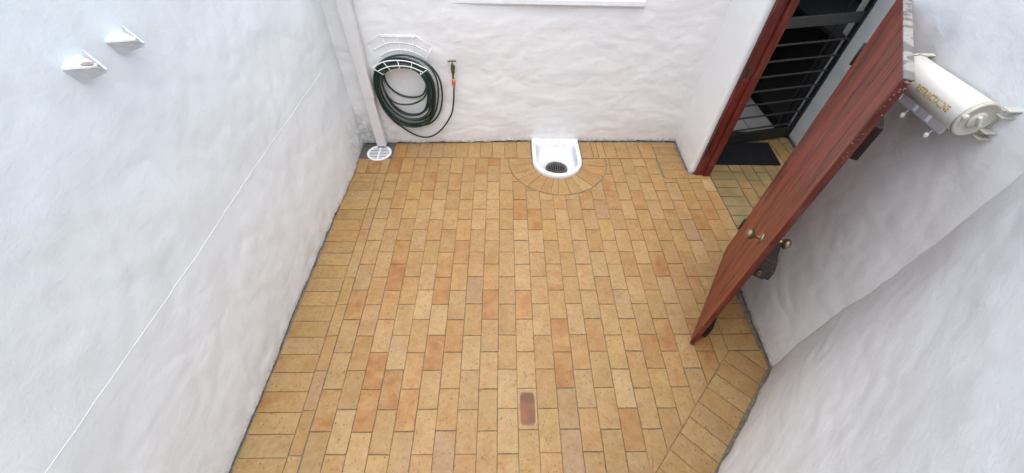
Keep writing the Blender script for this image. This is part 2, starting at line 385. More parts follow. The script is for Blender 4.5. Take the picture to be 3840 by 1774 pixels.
# field: running bond columns
JX = {k: random.uniform(-0.0022, 0.0022) for k in range(-11, 18)}
for k in range(-10, 16):
    x0, x1 = k * W + JX[k], (k + 1) * W + JX[k + 1]
    if k == -10: x0 = -1.098
    if k == 15: x1 = 1.742
    edges = [ -3.3 + 0.22 * 0 ]
    off = 0.0 if k % 2 == 0 else 0.11
    ys = [YT]
    y = 0.44 if k % 2 == 0 else 0.33
    if k == -10: ys += [0.33, 0.22]; y = 0.0
    wob = 0.0
    while y > -3.2:
        ys.append(y + random.uniform(-0.003, 0.003)); y -= Lb
    for i in range(len(ys) - 1):
        poly = rect(x0, x1, ys[i + 1] + random.choice((0.0002, 0.0004, 0.0008, 0.0022)), ys[i] - random.choice((0.0002, 0.0004, 0.0008, 0.0018)))
        # beside the pier (border bricks there) and beside the right wall
        yc = (ys[i] + ys[i + 1]) / 2
        if x1 > 1.335 and yc > 0.15:
            poly = clip(poly, (0, 1), 0.275) if x0 > 1.30 else clip(clip(poly, (1, 0), 1.335), (0, 1), 9)
            if len(poly) < 3: continue
        if x1 > 1.295 and yc < -0.66:
            a = clip(poly, (0, -1), 0.66) if x0 > 1.29 else clip(poly, (1, 0), 1.295)
            poly = a
            if len(poly) < 3: continue
        poly = clip(poly, (-DN[0], -DN[1]), -D_in)
        if len(poly) < 3: continue
        # cut round the fan
        cx = sum(p_[0] for p_ in poly) / len(poly); cy = sum(p_[1] for p_ in poly) / len(poly)
        near = min(math.dist(FC, (min(max(FC[0], x0), x1), min(max(FC[1], ys[i + 1]), ys[i]))), 9)
        if near < FR + 0.002:
            far = max(math.dist(FC, p_) for p_ in poly)
            if far < FR + 0.01: continue
            # centroid direction of the part outside
            outp = [p_ for p_ in poly if math.dist(FC, p_) > FR]
            ox = sum(p_[0] for p_ in outp) / len(outp) - FC[0]; oy = sum(p_[1] for p_ in outp) / len(outp) - FC[1]
            # densify and push inside points onto the arc
            dense = []
            for j in range(len(poly)):
                a, b2 = poly[j], poly[(j + 1) % len(poly)]
                for t in range(8): dense.append((a[0] + (b2[0] - a[0]) * t / 8, a[1] + (b2[1] - a[1]) * t / 8))
            # sutherland-like clip against the circle: keep outside points, add arc points
            ins = [math.dist(FC, p_) < FR for p_ in dense]
            if not any(ins): put(poly, PI / 2); continue
            n = len(dense); start = next(j for j in range(n) if not ins[j] and ins[j - 1])
            seq = []; j = start; cnt = 0
            while cnt < n and not ins[j % n]: seq.append(dense[j % n]); j += 1; cnt += 1
            def hit(a, b2):
                lo, hi = 0.0, 1.0
                for _ in range(20):
                    mid = (lo + hi) / 2; q = (a[0] + (b2[0] - a[0]) * mid, a[1] + (b2[1] - a[1]) * mid)
                    if math.dist(FC, q) < FR: hi = mid
                    else: lo = mid
                return (a[0] + (b2[0] - a[0]) * lo, a[1] + (b2[1] - a[1]) * lo)
            h1 = hit(dense[(j - 1) % n], dense[j % n]); h0 = hit(dense[start], dense[start - 1])
            a1 = math.atan2(h1[1] - FC[1], h1[0] - FC[0]); a0 = math.atan2(h0[1] - FC[1], h0[0] - FC[0])
            da = (a0 - a1 + PI) % (2 * PI) - PI
            arc = [(FC[0] + FR * math.cos(a1 + da * t / 3), FC[1] + FR * math.sin(a1 + da * t / 3)) for t in (1, 2)]
            # thin the straight runs back to their corners
            keep = [seq[0]] + [p_ for p_ in seq[1:-1] if any(math.dist(p_, c_) < 1e-6 for c_ in poly)] + [seq[-1]]
            poly = [h0] + [p_ for p_ in keep] + [h1] + arc
            put(poly, PI / 2); continue
        put(poly, PI / 2)
# thin cut column and header border along the left wall
y = 0.44; ys = [0.325]
yy = 0.11
while yy > -3.2: ys.append(yy); yy -= Lb
for i in range(len(ys) - 1): put(rect(-1.172, -1.100, ys[i + 1], ys[i]), PI / 2)
for (a, b2) in ((-1.392, -1.283), (-1.283, -1.172), (-1.172, -1.100)): put(rect(a, b2, 0.328, 0.527), PI / 2)
yy = 0.325; first = True
while yy > -3.2:
    h = 0.055 if yy > 0.30 else (0.05 if yy > 0.25 else W)
    h = {0: 0.052, 1: 0.062}.get(round((0.325 - yy) / 0.058), W) if yy > 0.22 else W
    xl = -1.386 - 0.0165 * (0.33 - yy)
    put(rect(xl, -1.173, yy - h, yy), 0.0); yy -= h
# soldier row along the back wall
x = -1.093; 
while x < 0.165:
    x1 = x + random.uniform(0.111, 0.116)
    if x1 > 0.10: x1 = 0.172
    put([(x, 0.548), (x1, 0.548), (x1, 0.757 + (x1 + 1.06) * 0.032), (x, 0.757 + (x + 1.06) * 0.032)], PI / 2); x = x1
x = 0.642
for x1 in (0.75, 0.80, 0.865, 0.975, 1.09, 1.20, 1.335):
    put([(x, 0.548), (x1, 0.548), (x1, 0.792), (x, 0.792)], PI / 2); x = x1
# header rows beside the pier
for y0, y1 in ((0.715, 0.795), (0.605, 0.715), (0.495, 0.605), (0.385, 0.495), (0.275, 0.385)):
    put(rect(1.335, 1.552, y0, y1), 0.0)
put(rect(1.552, 1.742, 0.275, 0.325), 0.0)
# header rows beside the right wall
yy = -0.66
for i in range(6): put(rect(1.295, 1.503 - 0.002 * i, yy - W, yy), 0.0); yy -= W
# border along the diagonal wall
ang = math.atan2(DN[1], DN[0])
s = -0.19
while s < 2.3:
    def P2(a, h): return (DP[0] + DU[0] * a + DN[0] * (h + 0.008), DP[1] + DU[1] * a + DN[1] * (h + 0.008))
    s1 = s + W * random.uniform(0.97, 1.05)
    poly = [P2(s, 0), P2(s1, 0), P2(s1, Lb), P2(s, Lb)]
    poly = clip(poly, (0, 1), -1.322); 
    if len(poly) >= 3: poly = clip(poly, (1, 0), 1.500)
    if len(poly) >= 3: put(poly, ang)
    s = s1
# fan
ja = [171, 188, 204.5, 215, 230, 245, 258, 266.3, 280.5, 294.7, 309.4, 333, 350, 367]
for i in range(len(ja) - 1):
    a0, a1 = math.radians(ja[i]), math.radians(ja[i + 1]); r1 = FR - 0.004
    poly = [(FC[0] + FI * math.cos(a0), FC[1] + FI * math.sin(a0)), (FC[0] + r1 * math.cos(a0), FC[1] + r1 * math.sin(a0)),
            (FC[0] + r1 * math.cos((a0 + a1) / 2), FC[1] + r1 * math.sin((a0 + a1) / 2)), (FC[0] + r1 * math.cos(a1), FC[1] + r1 * math.sin(a1)),
            (FC[0] + FI * math.cos(a1), FC[1] + FI * math.sin(a1))]
    poly = clip(poly, (0, 1), YT)
    put(poly, (a0 + a1) / 2)
# passage bricks
pb = []
yy = 0.93
while yy > -1.4:
    put(rect(1.752, 1.965, yy - W, yy), 0.0, pb); yy -= W
for k in range(7):
    x0 = 1.965 + k * W; x1 = min(x0 + W, 2.70)
    if x1 - x0 < 0.03: continue
    yy = 0.92 + (0 if k % 2 else 0.11)
    while yy > -1.4:
        put(clip(rect(x0, x1, yy - Lb, yy), (0, 1), 0.93), PI / 2, pb); yy -= Lb

SPECIAL = {
 'orange': [(-0.5, -1.34), (-1.05, -1.02), (-0.17, -1.03), (0.05, -1.03), (0.28, -1.18), (0.27, -1.33), (0.84, -1.26), (0.92, -1.21), (0.59, -1.79), (-0.85, -1.69), (-0.62, -1.63), (1.04, 0.01), (0.06, -0.08), (1.57, -0.38), (1.43, -0.23), (1.04, -0.66), (0.22, -0.3), (-0.84, -0.75), (-0.87, -0.46), (-0.48, -0.85), (-0.39, -1.25), (-1.07, 0.52), (1.2, -1.29), (1.19, -1.39), (-0.16, 0.53), (-0.87, -1.35), (-1.02, 0.64), (-0.64, -1.76), (1.62, -0.12)],
 'mauve': [(0.72, -0.1), (-0.3, -0.94), (-0.38, -1.81), (0.25, -1.82), (-1.14, -1.52), (1.38, -0.34), (-0.75, 0.64)],
 'yellow': [(-0.07, -0.17), (-0.58, -0.61), (0.4, -0.75), (0.27, -0.97), (0.64, -1.39), (0.16, -1.76), (-0.17, -1.59), (0.71, -0.42)],
 'pale': [(-0.61, -0.78), (-0.53, -1.09), (-0.29, -1.31), (-0.06, -1.59), (-0.06, -1.76), (-0.7, -1.65), (-0.92, -1.71), (0.36, -1.5), (0.57, -1.51), (0.6, -0.57), (-0.62, -0.97), (-0.75, -1.28)],
 'stain': [(0.06, -1.64)]}
def inside(pt, poly):
    return all((poly[(i + 1) % len(poly)][0] - poly[i][0]) * (pt[1] - poly[i][1]) - (poly[(i + 1) % len(poly)][1] - poly[i][1]) * (pt[0] - poly[i][0]) >= 0 for i in range(len(poly)))
TINTS = [((0.344, 0.223, 0.094), 6), ((0.357, 0.243, 0.112), 6), ((0.340, 0.227, 0.086), 2), ((0.348, 0.212, 0.084), 4), ((0.370, 0.261, 0.129), 3), ((0.331, 0.219, 0.102), 3)]
TL = [t for t, w in TINTS for _ in range(w)]
def brick_style(poly):
    kind = None
    for k_, pts in SPECIAL.items():
        if any(inside(pt, poly) for pt in pts): kind = k_
    t = random.choice(TL); burn = max(0.0, random.gauss(0.09, 0.19)); spot = 0.0
    if random.random() < 0.06: burn = random.uniform(0.5, 0.9)
    if kind == 'orange': burn = random.uniform(0.55, 0.95); t = (0.353, 0.203, 0.076)
    elif kind == 'mauve': t = (0.325, 0.212, 0.122); burn = 0.0
    elif kind == 'yellow': t = (0.350, 0.238, 0.088); burn = 0.05
    elif kind == 'pale': t = (0.378, 0.271, 0.137); burn = 0.05
    elif kind == 'stain': t = (0.353, 0.243, 0.115); spot = 1.0; burn = 0
    mean = (0.347, 0.229, 0.100); t = tuple(a * 0.7 + b2 * 0.3 for a, b2 in zip(t, mean))
    j = random.uniform(0.93, 1.06)
    return tuple(c * j * f for c, f in zip(t, (0.885, 0.862, 0.84))), burn, spot
def brick_geo(poly, ang, gap=0.0010, soft=1.0):
    """outline with a slightly wandering edge, chamfered rim, recessed sides; returns verts, faces, edge values, local coords"""
    cx = sum(p_[0] for p_ in poly) / len(poly); cy = sum(p_[1] for p_ in poly) / len(poly)
    n = len(poly)
    # inset by the half joint
    def inset(pp, d):
        out = []
        for i in range(len(pp)):
            a, b2, c = pp[i - 1], pp[i], pp[(i + 1) % len(pp)]
            e1 = Vector((b2[0] - a[0], b2[1] - a[1])).normalized(); e2 = Vector((c[0] - b2[0], c[1] - b2[1])).normalized()
            n1 = Vector((-e1.y, e1.x)); n2 = Vector((-e2.y, e2.x)); k = 1 + n1.dot(n2)
            mv = (n1 + n2) / max(k, 0.35) * d
            out.append((b2[0] + mv.x, b2[1] + mv.y))
        return out
    base = inset(poly, gap * random.choice((0.3, 0.45, 0.6, 0.9, 1.4)))
    # wander and subdivide
    ring = []
    for i in range(n):
        a, b2 = base[i], base[(i + 1) % n]; ln = math.dist(a, b2); k = 3 if ln > 0.16 else (2 if ln > 0.06 else 1)
        d = Vector((b2[0] - a[0], b2[1] - a[1])); nn = Vector((-d.y, d.x)).normalized()
        for t in range(k):
            j = random.uniform(-0.0006, 0.0011) * soft if t else random.uniform(0.0, 0.0010) * soft
            q = (a[0] + d.x * t / k, a[1] + d.y * t / k)
            ring.append((q[0] + nn.x * j, q[1] + nn.y * j))
    zt = random.uniform(-0.0008, 0.0010); tx, ty = random.uniform(-0.007, 0.007), random.uniform(-0.007, 0.007)
    def z(p_): return zt + (p_[0] - cx) * tx + (p_[1] - cy) * ty
    r_in = inset(ring, 0.0016); r_mid = inset(ring, 0.009)
    ca, sa = math.cos(-ang), math.sin(-ang)
    V = []; E = []
    for p_ in r_mid: V.append((p_[0] - cx, p_[1] - cy, z(p_))); E.append(1.0)
    for p_ in r_in: V.append((p_[0] - cx, p_[1] - cy, z(p_) - 0.0002)); E.append(0.25)
    for p_ in ring: V.append((p_[0] - cx, p_[1] - cy, z(p_) - 0.0016)); E.append(0.0)
    m_ = len(ring)
    for p_ in ring: V.append((p_[0] - cx, p_[1] - cy, -0.03)); E.append(0.0)
    Fc = [list(range(m_))]
    for l in range(3):
        for i in range(m_):
            Fc.append([l * m_ + (i + 1) % m_, l * m_ + i, (l + 1) * m_ + i, (l + 1) * m_ + (i + 1) % m_])
    LC = [(v[0] * ca - v[1] * sa, v[0] * sa + v[1] * ca, 0.0) for v in V]
    return (cx, cy), V, Fc, E, LC
def set_attrs(me, tints, seeds, burns, spots, edges, lcs):
    a = me.attributes.new('tint', 'FLOAT_COLOR', 'POINT'); a.data.foreach_set('color', [c for t in tints for c in (*t, 1.0)])
    a = me.attributes.new('seed', 'FLOAT_VECTOR', 'POINT'); a.data.foreach_set('vector', [c for s_ in seeds for c in s_])
    a = me.attributes.new('burn', 'FLOAT', 'POINT'); a.data.foreach_set('value', burns)
    a = me.attributes.new('spot', 'FLOAT', 'POINT'); a.data.foreach_set('value', spots)
    a = me.attributes.new('edge', 'FLOAT', 'POINT'); a.data.foreach_set('value', edges)
    a = me.attributes.new('bco', 'FLOAT_VECTOR', 'POINT'); a.data.foreach_set('vector', [c for s_ in lcs for c in s_])
def on_screen(poly):
    cx = sum(p_[0] for p_ in poly) / len(poly); cy = sum(p_[1] for p_ in poly) / len(poly)
    v = Vector((cx, cy, 0)) - CAM; dz = v.dot(F)
    sx_, sy_ = v.dot(R) / dz, v.dot(U) / dz
    vis = abs(sx_) < 1.33 and abs(sy_) < 0.63
    return (1e3 if vis else 0) + abs(area(poly)) / dz ** 3
def lay(lst, floor, mat, limit=300, gap=0.0010, soft=1.0, zoff=0.0, shade=1.0):
    lst = sorted(lst, key=lambda b_: -on_screen(b_[0]))
    V = []; Fc = []; T = []; S = []; B = []; SP = []; E = []; LC = []
    fl = Vector(floor.location)
    for i, (poly, ang_) in enumerate(lst):
        (cx, cy), v, f, e, lc = brick_geo(poly, ang_, gap, soft); t, bu, sp = brick_style(poly); t = tuple(c * shade for c in t)
        sd_ = (random.uniform(0, 9), random.uniform(0, 9), random.uniform(0, 9)); n = len(v)
        if i < limit:
            me = bpy.data.meshes.new('brick'); me.from_pydata(v, [], f); me.update()
            set_attrs(me, [t] * n, [sd_] * n, [bu] * n, [sp] * n, e, lc)
            link('brick', me, mat, floor, Vector((cx, cy, zoff)) - fl)
        else:
            b0 = len(V); V += [(a[0] + cx - fl.x, a[1] + cy - fl.y, a[2] + zoff - fl.z) for a in v]; Fc += [[b0 + q for q in ff] for ff in f]
            T += [t] * n; S += [sd_] * n; B += [bu] * n; SP += [sp] * n; E += e; LC += lc
    if V:
        me = bpy.data.meshes.new('brick'); me.from_pydata(V, [], Fc); me.update(); set_attrs(me, T, S, B, SP, E, LC)
        o = link('brick', me, mat, floor); tag(o, kind='stuff')
lay(bricks, yard, M['brick'])
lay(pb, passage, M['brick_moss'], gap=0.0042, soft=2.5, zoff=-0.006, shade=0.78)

# ------------------------------------------------------------------ plastered walls
def resample(path, res):
    out = [Vector(path[0])]
    for i in range(len(path) - 1):
        a, b2 = Vector(path[i]), Vector(path[i + 1]); k = max(1, round((b2 - a).length / res))
        for t in range(1, k + 1): out.append(a + (b2 - a) * t / k)
    return out
def wall_disp(s_, z, seed, style):
    amp, crease, aniso = style
    q = Vector((s_, z, seed))
    w = noise.noise(Vector((s_ * 1.7, z * 1.7, seed + 3.1)))
    d = 0.0065 * noise.noise(Vector((s_ * 1.4, z * 1.5, seed)))
    d += 0.0034 * noise.noise(Vector((s_ * 4.2 + w, z * 4.2 * aniso, seed + 9)))
    a = noise.noise(Vector((s_ * 6.0 + w * 1.5, z * 6.5 * aniso + w, seed + 17)))
    d += crease * (0.0034 * max(0.0, a) - 0.0016 * max(0.0, 1 - abs(a) * 7))
    d += 0.0012 * noise.noise(Vector((s_ * 13, z * 15 * aniso, seed + 29)))
    # low skirt is lumpier
    k = max(0.0, 1 - z / 0.18)
    d += k * 0.0032 * noise.noise(Vector((s_ * 9, z * 9, seed + 40)))
    return d * amp
def wall(name, path, z0, z1, mat, label, seed, res=0.016, thick=0.12, style=(1.0, 1.0, 1.3), side=1, parent=None, foot=0.006):
    P = resample(path, res); n = len(P); S = [0.0]
    for i in range(1, n): S.append(S[-1] + (P[i] - P[i - 1]).length)
    nr = []
    for i in range(n):
        t = (P[min(i + 1, n - 1)] - P[max(i - 1, 0)]).normalized(); nr.append(Vector((-t.y, t.x)) * side)
    rows = max(2, round((z1 - z0) / res)); V = []; Fc = []
    for j in range(rows + 1):
        z = z0 + (z1 - z0) * j / rows
        for i in range(n):
            d = wall_disp(S[i], z, seed, style)
            zz = z
            if j == 0: zz = z0 + max(0.0, foot * (0.5 + 1.4 * noise.noise(Vector((S[i] * 11, seed, 2.0))) + 0.8 * noise.noise(Vector((S[i] * 37, seed, 5.0)))))
            V.append((P[i].x + nr[i].x * d, P[i].y + nr[i].y * d, zz))
    for j in range(rows):
        for i in range(n - 1):
            Fc.append([j * n + i, j * n + i + 1, (j + 1) * n + i + 1, (j + 1) * n + i])
    nf = len(Fc); b0 = len(V)
    for zz in (z0, z1):
        for i in range(n): V.append((P[i].x - nr[i].x * thick, P[i].y - nr[i].y * thick, zz))
    for i in range(n - 1):
        Fc.append([b0 + i, b0 + i + 1, b0 + n + i + 1, b0 + n + i][::-1])
        Fc.append([rows * n + i, rows * n + i + 1, b0 + n + i + 1, b0 + n + i])
        Fc.append([i, i + 1, b0 + i + 1, b0 + i][::-1])
    Fc.append([j * n for j in range(rows + 1)] + [b0 + n, b0]); Fc.append([j * n + n - 1 for j in range(rows + 1)] + [b0 + n + n - 1, b0 + n - 1])
    mbw = MB(); mbw.v = V; mbw.f = Fc; mbw.sm = [True] * nf + [False] * (len(Fc) - nf)
    o = mbw.build(name, mat, parent)
    if label: tag(o, label, 'wall')
    return o
def arc(cx, cy, r, a0, a1, n=6): return [(cx + r * math.cos(math.radians(a0 + (a1 - a0) * i / n)), cy + r * math.sin(math.radians(a0 + (a1 - a0) * i / n))) for i in range(n + 1)]

LEFT_STYLE = (2.1, 0.42, 0.85)
left_path = [(-1.372, 0.95), (-1.385, 0.50), (-1.404, -0.59), (-1.418, -1.174), (-1.435, -1.95), (-1.46, -3.2)]
left = wall('plaster_wall', left_path, 0.0, 2.1, M['plaster_left'], 'long sky-tinted white plastered wall on the left with two hook brackets and a cord', 1.5, style=LEFT_STYLE, side=1)
back_path = [(-1.44, 0.744), (-1.06, 0.760), (0.2, 0.803), (1.62, 0.812)]
back = wall('plaster_wall', back_path, 0.0, 2.2, M['plaster'], 'lumpy white plastered house wall at the back with the garden hose and tap', 4.2, style=(1.35, 0.8, 1.55), side=-1, foot=0.012)
pier_path = [(1.578, 0.90), (1.570, 0.60), (1.566, 0.42)] + arc(1.592, 0.372, 0.027, 180, 270, 5)[0:] + [(1.66, 0.345)]
pier = wall('plaster_wall', pier_path, 0.0, 2.2, M['plaster'], 'short white plastered pier between the back wall and the red door frame', 7.7, style=(0.7, 0.7, 1.0), side=-1, thick=0.10)
right_path = [(1.66, -0.605), (1.60, -0.605)] + arc(1.572, -0.645, 0.04, 90, 180, 5) + [(1.530, -0.873), (1.517, -1.30), (1.513, -1.46)]
right = wall('plaster_wall', right_path, 0.0, 2.3, M['plaster'], 'white plastered wall on the right behind the open red door', 11.3, style=(2.0, 0.6, 0.9), side=-1, thick=0.14)
diag_path = [(1.585, -1.352), (1.508, -1.432), (1.0, -1.965), (0.35, -2.648), (-0.1, -3.12)]
diag = wall('plaster_wall', diag_path, 0.0, 2.3, M['plaster'], 'angled white plastered wall at the lower right of the courtyard', 15.9, style=(2.1, 0.5, 0.9), side=-1, thick=0.12)
# passage side wall and the house front round the gate
pw = wall('plaster_wall', [(2.735, 0.95), (2.715, 0.70), (2.72, -1.6)], 0.0, 2.1, M['plaster_grey'], 'grey-white plastered wall of the passage seen between gate and open door', 19.4, style=(0.8, 0.8, 1.0), side=-1, res=0.03)

# window sill over the back wall
mb = MB()
sp_ = [(0.83, 1.199), (0.778, 1.199), (0.774, 1.208), (0.777, 1.235), (0.83, 1.262)]
mb.prism([(-1.05, y_, z_) for y_, z_ in sp_], (2.0, 0.012, -0.012))
sill = mb.build('window_sill', M['ceramic'], back)

# painted-over cord along the left wall
def left_x(y_):
    for i in range(len(left_path) - 1):
        (xa, ya), (xb, yb) = left_path[i], left_path[i + 1]
        if yb <= y_ <= ya: return xa + (xb - xa) * (y_ - ya) / (yb - ya)
    return left_path[-1][0]
def left_s(y_):
    s_ = 0.0
    for i in range(len(left_path) - 1):
        a, b2 = Vector(left_path[i]), Vector(left_path[i + 1])
        if b2.y <= y_ <= a.y: return s_ + (a - b2).length * (a.y - y_) / (a.y - b2.y)
        s_ += (a - b2).length
    return s_
pts = []
for i in range(150):
    t = i / 149; y_ = 0.735 + (-2.6 - 0.735) * t; z = 0.858 + 0.046 * t + 0.004 * math.sin(t * 7)
    pts.append((left_x(y_) + wall_disp(left_s(y_), z, 1.5, LEFT_STYLE) + 0.0001, y_, z))
MB().tube(pts, [0.0011 + 0.0006 * noise.noise(Vector((i * 0.35, 1, 2))) for i in range(150)], 8).build('painted_cord', M['plaster_left'], left)

# ------------------------------------------------------------------ house interior behind the gate
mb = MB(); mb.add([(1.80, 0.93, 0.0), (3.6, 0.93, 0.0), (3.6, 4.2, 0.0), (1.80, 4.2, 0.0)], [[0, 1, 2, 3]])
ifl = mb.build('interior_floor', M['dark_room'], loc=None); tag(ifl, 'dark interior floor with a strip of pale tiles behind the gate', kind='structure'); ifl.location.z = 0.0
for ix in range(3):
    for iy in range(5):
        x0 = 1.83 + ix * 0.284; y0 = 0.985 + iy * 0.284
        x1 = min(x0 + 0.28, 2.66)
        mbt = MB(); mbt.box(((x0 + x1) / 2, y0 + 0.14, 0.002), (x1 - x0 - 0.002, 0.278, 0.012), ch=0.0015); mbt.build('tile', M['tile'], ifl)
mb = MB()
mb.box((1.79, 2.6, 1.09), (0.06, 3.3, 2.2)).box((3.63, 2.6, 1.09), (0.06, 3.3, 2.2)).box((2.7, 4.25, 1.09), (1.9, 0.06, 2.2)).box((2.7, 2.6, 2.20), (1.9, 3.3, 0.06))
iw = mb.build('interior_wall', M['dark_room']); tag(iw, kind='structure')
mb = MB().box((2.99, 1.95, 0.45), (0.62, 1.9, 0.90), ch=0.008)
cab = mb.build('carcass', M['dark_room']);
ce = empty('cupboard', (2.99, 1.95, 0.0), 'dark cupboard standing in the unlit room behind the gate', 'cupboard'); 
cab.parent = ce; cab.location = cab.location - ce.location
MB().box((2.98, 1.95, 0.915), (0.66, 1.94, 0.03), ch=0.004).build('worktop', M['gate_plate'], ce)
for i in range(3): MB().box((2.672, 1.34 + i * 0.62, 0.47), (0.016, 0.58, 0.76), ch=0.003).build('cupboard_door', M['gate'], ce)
# house front around that doorway
mb = MB(); mb.box((2.26, 0.985, 2.13), (1.0, 0.10, 0.18)).box((1.70, 0.985, 1.10), (0.16, 0.10, 2.24)).box((2.79, 1.00, 1.10), (0.10, 0.08, 2.24))
hf = mb.build('house_front', M['plaster_grey']); tag(hf, 'grey plastered house front framing the gated doorway', 'wall')

# ------------------------------------------------------------------ downpipe and its drain
dp = empty('downpipe', (-1.205, 0.70, 0.0), 'white square rainwater downpipe in the back left corner', 'pipe')
def pipe_sec(mbx, cx, cy, w, d, z0, z1, r=0.012):
    ring = []
    for (sx_, sy_, a0) in ((1, 1, 0), (-1, 1, 90), (-1, -1, 180), (1, -1, 270)):
        for t in range(4):
            a = math.radians(a0 + 30 * t); ring.append((cx + sx_ * (w / 2 - r) + r * math.cos(a), cy + sy_ * (d / 2 - r) + r * math.sin(a)))
    n = len(ring); ring2 = [(cx + (x_ - cx) * 0.95, cy + (y_ - cy) * 0.95) for x_, y_ in ring]
    V = [(x_, y_, z0) for x_, y_ in ring] + [(x_, y_, z1) for x_, y_ in ring] + [(x_, y_, z0) for x_, y_ in ring2] + [(x_, y_, z0 + 0.1) for x_, y_ in ring2]
    Fq = [[i, (i + 1) % n, n + (i + 1) % n, n + i] for i in range(n)] + [[n + i for i in range(n)]]
    Fq += [[i, (i + 1) % n, 2 * n + (i + 1) % n, 2 * n + i][::-1] for i in range(n)] + [[2 * n + i, 2 * n + (i + 1) % n, 3 * n + (i + 1) % n, 3 * n + i][::-1] for i in range(n)]
    mbx.add(V, Fq); return mbx
pipe_sec(MB(), -1.206, 0.708, 0.086, 0.070, 0.028, 0.55).build('lower_pipe', M['pvc'], dp)
pipe_sec(MB(), -1.200, 0.706, 0.092, 0.074, 0.515, 2.35).build('upper_pipe', M['pvc'], dp)
pipe_sec(MB(), -1.2005, 0.7065, 0.095, 0.077, 0.510, 0.530).build('pipe_collar', M['pvc'], dp)
MB().box((-1.20, 0.756, 1.5), (0.13, 0.02, 0.03), ch=0.003).build('pipe_bracket', M['pvc'], dp)

mb = MB(); mb.prism([(-1.42, 0.530, -0.02), (-1.094, 0.530, -0.02), (-1.098, 0.775, -0.02), (-1.42, 0.765, -0.02)], (0, 0, 0.019))
cp = mb.build('cement_patch', M['cement']); tag(cp, kind='structure')
dg = empty('drain_grate', (-1.218, 0.606, 0.0), 'round white slotted drain grate below the downpipe', 'drain')
DC = Vector((-1.218, 0.606, 0.0)); DR = 0.110
MB().lathe(DC, (0, 0, 1), [(0.0, DR), (0.006, DR), (0.009, DR - 0.003), (0.009, DR - 0.010), (0.006, DR - 0.014), (0.006, DR - 0.02), (0.001, DR - 0.021)], 40).build('rim', M['pvc_bright'], dg)
MB().lathe(DC, (0, 0, 1), [(0.0012, DR - 0.012), (0.0012, 0.0)], 32).build('drain_hole', M['void'], dg)
MB().box((DC.x, DC.y, 0.0045), (0.012, 2 * DR - 0.036, 0.0045), ch=0.001).build('spine', M['pvc_bright'], dg)
for i in range(9):
    y_ = -0.088 + i * 0.022; half = math.sqrt(max(0.0, (DR - 0.016) ** 2 - y_ * y_))
    if half < 0.02: continue
    MB().box((DC.x, DC.y + y_, 0.0042), (2 * half, 0.0105, 0.004), ch=0.001).build('slat', M['pvc_bright'], dg)

# ------------------------------------------------------------------ gully basin
gb = empty('gully_basin', (0.405, 0.5, 0.0), 'white glazed D-shaped gully basin set against the back wall', 'basin')
def d_ring(ins, bins, z, fr=0.222, cx=0.405, cy=0.482, yb=0.803):
    """closed outline: straight back edge, sides, semicircular front; ins = inset, bins = back inset"""
    pts_ = []; r = fr - ins; yb_ = yb - bins; rc = min(0.02, r * 0.3)
    nb, ns, na = 8, 5, 20
    for i in range(nb): pts_.append((cx - r + rc * 0 + 2 * r * i / nb, yb_, z))
    for i in range(ns): pts_.append((cx + r, yb_ + (cy - yb_) * i / ns, z))
    for i in range(na + 1): 
        a = -PI * i / na; pts_.append((cx + r * math.cos(a), cy + r * math.sin(a), z))
    for i in range(1, ns): pts_.append((cx - r, cy + (yb_ - cy) * i / ns, z))
    return pts_
def circ_like(ringpts, cx, cy, r, z):
    out = []
    for p_ in ringpts:
        a = math.atan2(p_[1] - cy, p_[0] - cx); out.append((cx + r * math.cos(a), cy + r * math.sin(a), z))
    return out
def loft(mbx, rings, smooth=True):
    n = len(rings[0]); V = [p_ for r_ in rings for p_ in r_]
    mbx.add(V, [[i * n + k, i * n + (k + 1) % n, (i + 1) * n + (k + 1) % n, (i + 1) * n + k] for i in range(len(rings) - 1) for k in range(n)], smooth); return mbx
loft(MB(), [d_ring(0.004, 0, -0.03), d_ring(0.0, 0, 0.012), d_ring(0.002, 0.0, 0.030), d_ring(0.008, 0.004, 0.0375), d_ring(0.018, 0.02, 0.040), d_ring(0.027, 0.05, 0.0385), d_ring(0.034, 0.070, 0.034), d_ring(0.038, 0.077, 0.024)]).build('rim', M['ceramic'], gb)
r5 = d_ring(0.058, 0.150, -0.048)
loft(MB(), [d_ring(0.038, 0.077, 0.024), d_ring(0.046, 0.10, -0.004), d_ring(0.052, 0.135, -0.040), r5, circ_like(r5, 0.405, 0.470, 0.104, -0.052), circ_like(r5, 0.405, 0.470, 0.100, -0.060), circ_like(r5, 0.405, 0.470, 0.100, -0.105)]).build('bowl', M['basin_in'], gb)
MB().lathe((0.405, 0.470, -0.104), (0, 0, 1), [(0, 0.11), (0, 0.0)], 24).build('drain_hole', M['void'], gb)
ge = MB().lathe((0.405, 0.470, -0.068), (0, 0, 1), [(0, 0.097), (0.012, 0.097), (0.014, 0.090), (0.012, 0.082), (0.0, 0.082)], 28).build('grate', M['grate'], gb)
for i in range(8):
    x_ = -0.07 + i * 0.02; half = math.sqrt(0.084 ** 2 - x_ * x_)
    MB().box((0.405 + x_, 0.470, -0.060), (0.0070, 2 * half, 0.008), ch=0.001).build('bar', M['grate'], ge)
MB().box((0.405, 0.430, -0.061), (0.15, 0.007, 0.0065)).build('bar', M['grate'], ge)

